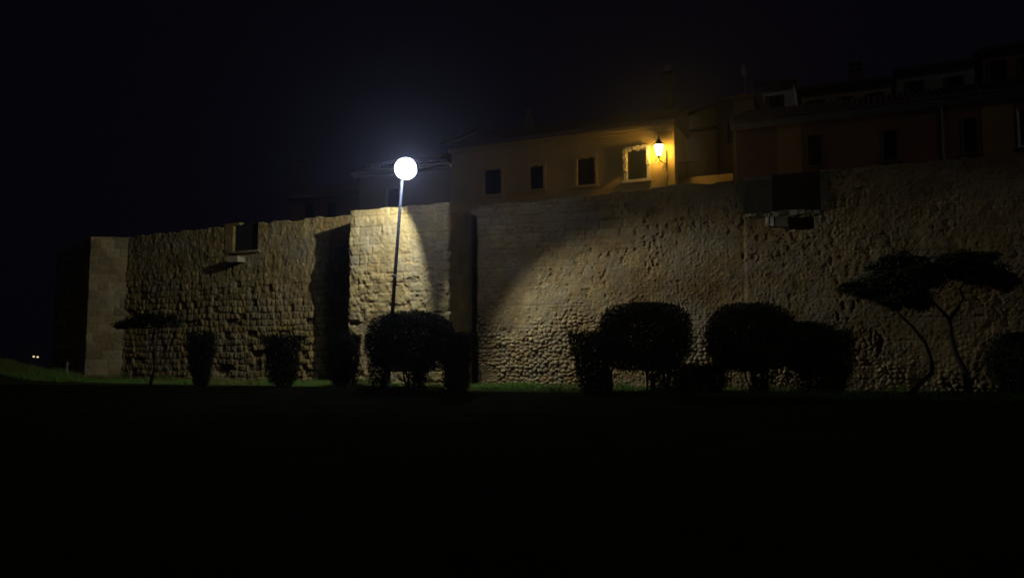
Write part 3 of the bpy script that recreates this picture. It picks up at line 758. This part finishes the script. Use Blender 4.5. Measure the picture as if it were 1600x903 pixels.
def gz(x, y): return float(ground_z(x, y))
def stems_mb(base, tips, r0, r1, wob=.06, n=6):
    mb = MB()
    for b, t in zip(base, tips):
        b = np.array(b); t = np.array(t); pts = [b + (t - b) * k / 5 + rng.normal(0, wob, 3) * (0 < k < 5) for k in range(6)]
        mb.tube(pts, [r0 + (r1 - r0) * k / 5 for k in range(6)], n)
    return mb
GB = 'clipped rounded bushes in front of the rampart'
GV = 'vase-shaped shrubs in front of the rampart'
def dome_bush(px0, px1, pyt, pyb, Yd, label, leg_px, n, lobes=None, clear=.55, ex=2.6):
    """clipped dome on several legs: silhouette spans px0..px1, top pyt, underside pyb"""
    cx = (px0 + px1) / 2; P = pt(cx, pyt, Yd); g_ = gz(P[0], Yd)
    w = (pt(px1, 600, Yd)[0] - pt(px0, 600, Yd)[0]) / 2
    zt = P[2]; zb = pt(cx, pyb, Yd)[2]
    o = thing('rounded_bush', label, 'bush', (P[0], Yd, g_), GB)
    C = lobe_pts((P[0], Yd, (zt + zb) / 2), (w, min(w, 1.5), (zt - zb) / 2), int(n * 2.2), .5, ex, .045, px0)
    for (lx0, lx1, lyt, lyb, k) in lobes or ():
        q = pt((lx0 + lx1) / 2, lyt, Yd); ww = (pt(lx1, 600, Yd)[0] - pt(lx0, 600, Yd)[0]) / 2; z2 = pt(cx, lyb, Yd)[2]
        C = np.concatenate([C, lobe_pts((q[0], Yd + .1, (q[2] + z2) / 2), (ww, min(ww, 1.1), (q[2] - z2) / 2), k, .4, 2.4, .12, lx0)])
    leaves('foliage', C, .05, M['leaf'], o)
    bs = []; ts = []
    for lx in leg_px:
        q = pt(lx, 600, Yd)
        for k in range(4):
            bx = q[0] + rng.normal(0, .06); by = Yd + rng.normal(0, .15)
            bs.append((bx, by, g_ - .1)); ts.append((bx + rng.normal(0, .28), by + rng.normal(0, .3), zb + (zt - zb) * rng.uniform(.3, .7)))
    stems_mb(bs, ts, .045, .015, .04).build('stems', M['bark'], o)
    return o
def vase_shrub(px0, px1, pyt, Yd, label, pb0, pb1, n=5200, dens=1., tall=1.):
    """many upright shoots fanning out of a narrow foot"""
    gx = pt((pb0 + pb1) / 2, 600, Yd)[0]; g_ = gz(gx, Yd)
    tx0 = pt(px0, 550, Yd)[0]; tx1 = pt(px1, 550, Yd)[0]; zt = pt((px0 + px1) / 2, pyt, Yd)[2]; H = zt - g_
    r0 = (pt(pb1, 600, Yd)[0] - pt(pb0, 600, Yd)[0]) / 2; r1 = (tx1 - tx0) / 2; tc = (tx0 + tx1) / 2
    o = thing('vase_shrub', label, 'shrub', (gx, Yd, g_), GV)
    t = rng.uniform(0, 1, n) ** .8; t = .04 + .96 * t
    k = np.sqrt(rng.uniform(0, 1, n)); az = rng.uniform(0, 2 * math.pi, n)
    R = (r0 + (r1 - r0) * t ** .75) * (1 + .16 * (vn(az * 3, t * 5, px0) - .5) * 2)
    Hh = H * (1 + .07 * (vn(az * 4, k * 4, px0 + 3) - .5) * 2)
    C = np.stack([gx + (tc - gx) * t + R * k * np.cos(az), Yd + R * k * np.sin(az) * .8, g_ + Hh * t], 1)
    leaves('foliage', C, .05, M['leaf2'], o, .9)
    bs = []; ts = []
    for i in range(46):
        a = rng.uniform(0, 2 * math.pi); kk = math.sqrt(rng.rand())
        bs.append((gx + r0 * kk * math.cos(a) * .8, Yd + r0 * kk * math.sin(a) * .8, g_ - .05))
        ts.append((tc + r1 * kk * math.cos(a) * 1.05, Yd + r1 * kk * math.sin(a) * .8, g_ + H * rng.uniform(.85, 1.05)))
    stems_mb(bs, ts, .014, .004, .03, 4).build('stems', M['bark'], o)
    return o
YB = 31.6
dome_bush(573, 714, 487, 582, YB, 'wide clipped dome bush hiding the foot of the floodlight mast', (598, 640, 655, 702), 15000, lobes=((574, 606, 545, 611, 1900), (640, 670, 555, 613, 2200), (690, 716, 555, 613, 1300)))
vase_shrub(696, 738, 523, YB + .4, 'dense upright shrub pressed against the right side of the dome bush by the mast', 702, 732, 7000)
dome_bush(936, 1078, 473, 579, YB - .6, 'boxy clipped bush with a light gap under its left half, behind the twiggy fanned shrub', (950, 1018, 1040, 1062), 16500, lobes=((1012, 1078, 560, 616, 2600), (938, 956, 570, 612, 700)), ex=3.2)
vase_shrub(884, 958, 520, YB - .3, 'twiggy fanned shrub leaning out on the left of the boxy bush', 908, 948, 7000)
dome_bush(1104, 1242, 474, 580, YB - 1., 'big clipped ball bush with two pale gaps at its foot, right of the low hedge', (1122, 1178, 1196), 16500, lobes=((1104, 1138, 560, 616, 1500), (1172, 1202, 560, 618, 1500)), ex=2.8)
dome_bush(1222, 1306, 503, 584, YB - .6, 'lower clipped bush overlapped by the big ball bush', (1262, 1290), 9000, lobes=((1246, 1300, 570, 618, 2200),), ex=2.8)
vase_shrub(1276, 1340, 517, YB - .3, 'straggly shrub at the right end of the bush row, left of the twin trees', 1284, 1322, 7000)
dome_bush(1547, 1660, 519, 612, YB - 2., 'rounded dark bush cut by the right edge of the photo', (1575, 1600, 1640), 10000, lobes=((1560, 1650, 580, 630, 1500),))
lh = thing('low_hedge', 'low flat hedge block joining the boxy bush and the ball bush', 'hedge', (pt(1092, 600, YB - .6)[0], YB - .6, gz(7, YB)))
q0 = pt(1068, 571, YB - .6); q1 = pt(1118, 571, YB - .6); gg = gz(q0[0], YB - .6)
C = np.stack([rng.uniform(q0[0], q1[0], 4200), rng.uniform(YB - 1.2, YB, 4200), gg + (q0[2] - gg) * rng.uniform(0, 1, 4200) + rng.normal(0, .015, 4200)], 1)
leaves('foliage', C, .06, M['leaf'], lh)
# left shrubs, closer to the wall
vase_shrub(289, 338, 521, 34.9, 'narrow dark shrub tapering to its foot, second plant from the left along the rampart', 303, 326, 6500)
vase_shrub(406, 474, 524, 34.0, 'urn-shaped shrub standing against the worn block wall, midway to the tower', 424, 458, 7500)
vase_shrub(510, 566, 524, 33.3, 'dark shrub at the left corner of the tower', 518, 556, 7500)
# trees
def tree(name, label, trunks, crown, Yd, n_leaf, group=None, size=.07):
    gx = trunks[0][0][0]; b = pt(gx, 600, Yd); g_ = gz(b[0], Yd)
    o = thing(name, label, 'tree', (b[0], Yd, g_), group)
    mb = MB(); tips = []
    for tr in trunks:
        P = [pt(x, y, Yd + dy) for x, y, r_, dy in tr]
        P[0][2] = min(P[0][2], g_ - .05) if tr is trunks[0] else P[0][2]
        mb.tube(P, [r_ for *_, r_, dy in tr], 8); tips.append(P[-1])
    mb.build('trunk', M['bark'], o, True)
    C = []; lb = MB()
    for (cx, cy, rx, ry, k) in crown:
        c = pt(cx, cy, Yd) + [0, rng.uniform(-.5, .5), 0]; sx = Yd / F
        t0 = tips[int(np.argmin([np.linalg.norm(t - c) for t in tips]))]
        mid_ = t0 * .45 + c * .55 + [0, 0, -.08]; lb.tube([t0, t0 * .6 + mid_ * .4 + rng.normal(0, .05, 3), mid_], [.035, .028, .02], 5)
        C.append(lobe_pts(c, (rx * sx * .88, max(.35, rx * sx * .7), ry * sx * .8), int(n_leaf * k * .55), .1, 2., .4, cx))
        m = max(4, int(13 * k)); sub = lobe_pts(c, (rx * sx, max(.4, rx * sx * .8), ry * sx * .85), m, .1, 2., .3, cx)
        for q in sub:
            q = q + rng.normal(0, .04, 3); lb.tube([mid_, (mid_ + q) / 2 + rng.normal(0, .06, 3) + [0, 0, -.04], q], [.016, .011, .005], 4)
            nl = int(n_leaf * k / m); g3 = rng.normal(size=(nl, 3)); g3 /= np.linalg.norm(g3, axis=1)[:, None]
            C.append(q + g3 * (rng.rand(nl) ** .5)[:, None] * np.array([.30, .28, .15]) * rng.uniform(.7, 1.25))
    lb.build('branches', M['bark'], o)
    leaves('crown', np.concatenate(C), size, M['needle'], o)
    return o
GT = 'small flat-topped trees by the rampart'
tree('umbrella_tree', 'flat-topped umbrella tree with a crooked forked trunk, the right one of a pair', [
    [(1516, 618, .15, 0), (1510, 585, .13, 0), (1493, 552, .10, .1), (1485, 520, .085, .1), (1484, 497, .08, 0)],
    [(1484, 499, .07, 0), (1470, 484, .055, -.1), (1460, 474, .045, -.2), (1448, 462, .03, -.3)],
    [(1484, 499, .07, 0), (1497, 482, .06, .1), (1505, 466, .05, .2), (1500, 450, .035, .2), (1512, 436, .025, .2)]],
    [(1460, 430, 42, 24, 1.3), (1500, 418, 40, 20, 1.2), (1530, 425, 36, 20, 1.), (1558, 440, 20, 17, .6), (1535, 402, 28, 10, .5), (1478, 405, 26, 10, .5), (1453, 470, 10, 12, .2), (1575, 447, 6, 10, .1)], 29.6, 2300, GT)
tree('umbrella_tree', 'flat-topped umbrella tree with a slim bowed trunk, the left one of a pair', [
    [(1418, 612, .11, .3), (1440, 597, .09, .3), (1456, 583, .085, .2), (1456, 566, .075, .2), (1446, 536, .065, .1), (1427, 512, .055, 0), (1408, 494, .045, 0), (1395, 480, .035, 0)]],
    [(1382, 446, 44, 28, 1.6), (1420, 440, 44, 34, 1.6), (1350, 450, 28, 18, .8), (1332, 448, 16, 10, .3), (1395, 414, 30, 14, .7), (1432, 408, 26, 14, .6), (1440, 462, 26, 18, .5), (1405, 398, 5, 9, .06), (1388, 468, 34, 14, .8)], 30.2, 2400, GT)
tree('umbrella_tree', 'slight flat-crowned tree with a thin bent trunk standing before the worn blocks at left', [
    [(234, 598, .075, 0), (241, 578, .06, 0), (243, 560, .05, 0), (240, 535, .045, 0), (239, 521, .04, 0), (246, 508, .03, 0)]],
    [(212, 503, 26, 8, .8), (240, 497, 20, 8, .6), (258, 501, 16, 8, .5), (196, 509, 12, 4, .25), (275, 504, 10, 5, .15)], 35.6, 1500, GT)
# grass
def blades(n, xr, tr, h, seed):
    r = np.random.RandomState(seed)
    x = r.uniform(*xr, n); t = tr[0] + (tr[1] - tr[0]) * r.uniform(0, 1, n); y = wall_y(x) - t
    z = ground_z(x, y); hh = h * r.uniform(.4, 1.3, n) * (1 + 1.2 * sst(.55, .7, vn(x * 1.3, y * 1.3, 5))); a = r.uniform(0, 6.28, n); w = r.uniform(.006, .014, n)
    lx = r.normal(0, .35, n) * hh; ly = r.normal(0, .35, n) * hh
    V = np.stack([np.stack([x - w * np.cos(a), y - w * np.sin(a), z - .02], 1), np.stack([x + w * np.cos(a), y + w * np.sin(a), z - .02], 1), np.stack([x + lx, y + ly, z + hh], 1)], 1)
    return V.reshape(-1, 3)
V = np.concatenate([blades(125000, (-24, 22), (.05, 5.2), .085, 1), blades(11000, (-24, 22), (.03, .6), .17, 2), blades(60000, (-38, -22), (-1, 6), .16, 3)])
tag(link('grass', np_mesh('grass', V, np.arange(len(V)).reshape(-1, 3)), M['grassb']), 'short lit grass along the foot of the rampart', 'grass', kind='stuff')
# little marker post by the corner tower
q = pt(104, 590, 44.3); q[2] = gz(q[0], q[1]); mp = MB(); mp.lathe(q, [(.05, -.1), (.05, .75), (.065, .76), (.065, .86), (.02, .9)], 10)
tag(mp.build('marker_post', M['grey']), 'short grey post in the grass at the foot of the dark corner tower', 'post')

# ------------------------------------------------------------------ night sky, added fill light, camera
w = bpy.data.worlds.new('World'); S.world = w; w.use_nodes = True
bg = w.node_tree.nodes['Background']; bg.inputs[0].default_value = (.55, .42, 1., 1); bg.inputs[1].default_value = .0026
sl = bpy.data.lights.new('fill_sun', 'SUN'); sl.energy = .085; sl.angle = math.radians(8); sl.color = (1., .97, .96)  # added fill light lifting the dim walls and houses, not a real moon
so = bpy.data.objects.new('fill_sun', sl); COL.objects.link(so); so.rotation_euler = (math.radians(58), 0, math.radians(35)); so.location = (0, 0, 60)
cam = bpy.data.cameras.new('camera'); cam.sensor_width = 36; cam.lens = 36 * F / 1600; cam.clip_end = 3000; cam.clip_start = .05
co = bpy.data.objects.new('camera', cam); COL.objects.link(co); co.location = (0, 0, EYE); co.rotation_euler = (math.pi / 2 + TH, 0, 0)
S.camera = co
S.view_settings.view_transform = 'Standard'; S.view_settings.look = 'None'; S.view_settings.exposure = 0; S.view_settings.gamma = 1
S.cycles.use_denoising = True
S.cycles.max_bounces = 5; S.cycles.diffuse_bounces = 3
S.render.film_transparent = False
# thin haze box added to give the lamps a glow like lens glare
hz = bpy.data.meshes.new('haze'); x0, x1, y0, y1, z0, z1 = -310., 310., -70., 430., -1.5, 30.
hz.from_pydata([(x, y, z) for z in (z0, z1) for x, y in ((x0, y0), (x1, y0), (x1, y1), (x0, y1))], [], [(0, 3, 2, 1), (4, 5, 6, 7), (0, 1, 5, 4), (1, 2, 6, 5), (2, 3, 7, 6), (3, 0, 4, 7)])
hm = bpy.data.materials.new('glare_haze'); hm.use_nodes = True; nt = hm.node_tree; nt.nodes.remove(nt.nodes['Principled BSDF'])
pv = nt.nodes.new('ShaderNodeVolumePrincipled'); pv.inputs['Color'].default_value = (.86, .88, .95, 1); pv.inputs['Density'].default_value = HAZE; pv.inputs['Anisotropy'].default_value = .88
nt.links.new(pv.outputs[0], nt.nodes['Material Output'].inputs['Volume'])
tag(link('haze', hz, hm), kind='stuff')
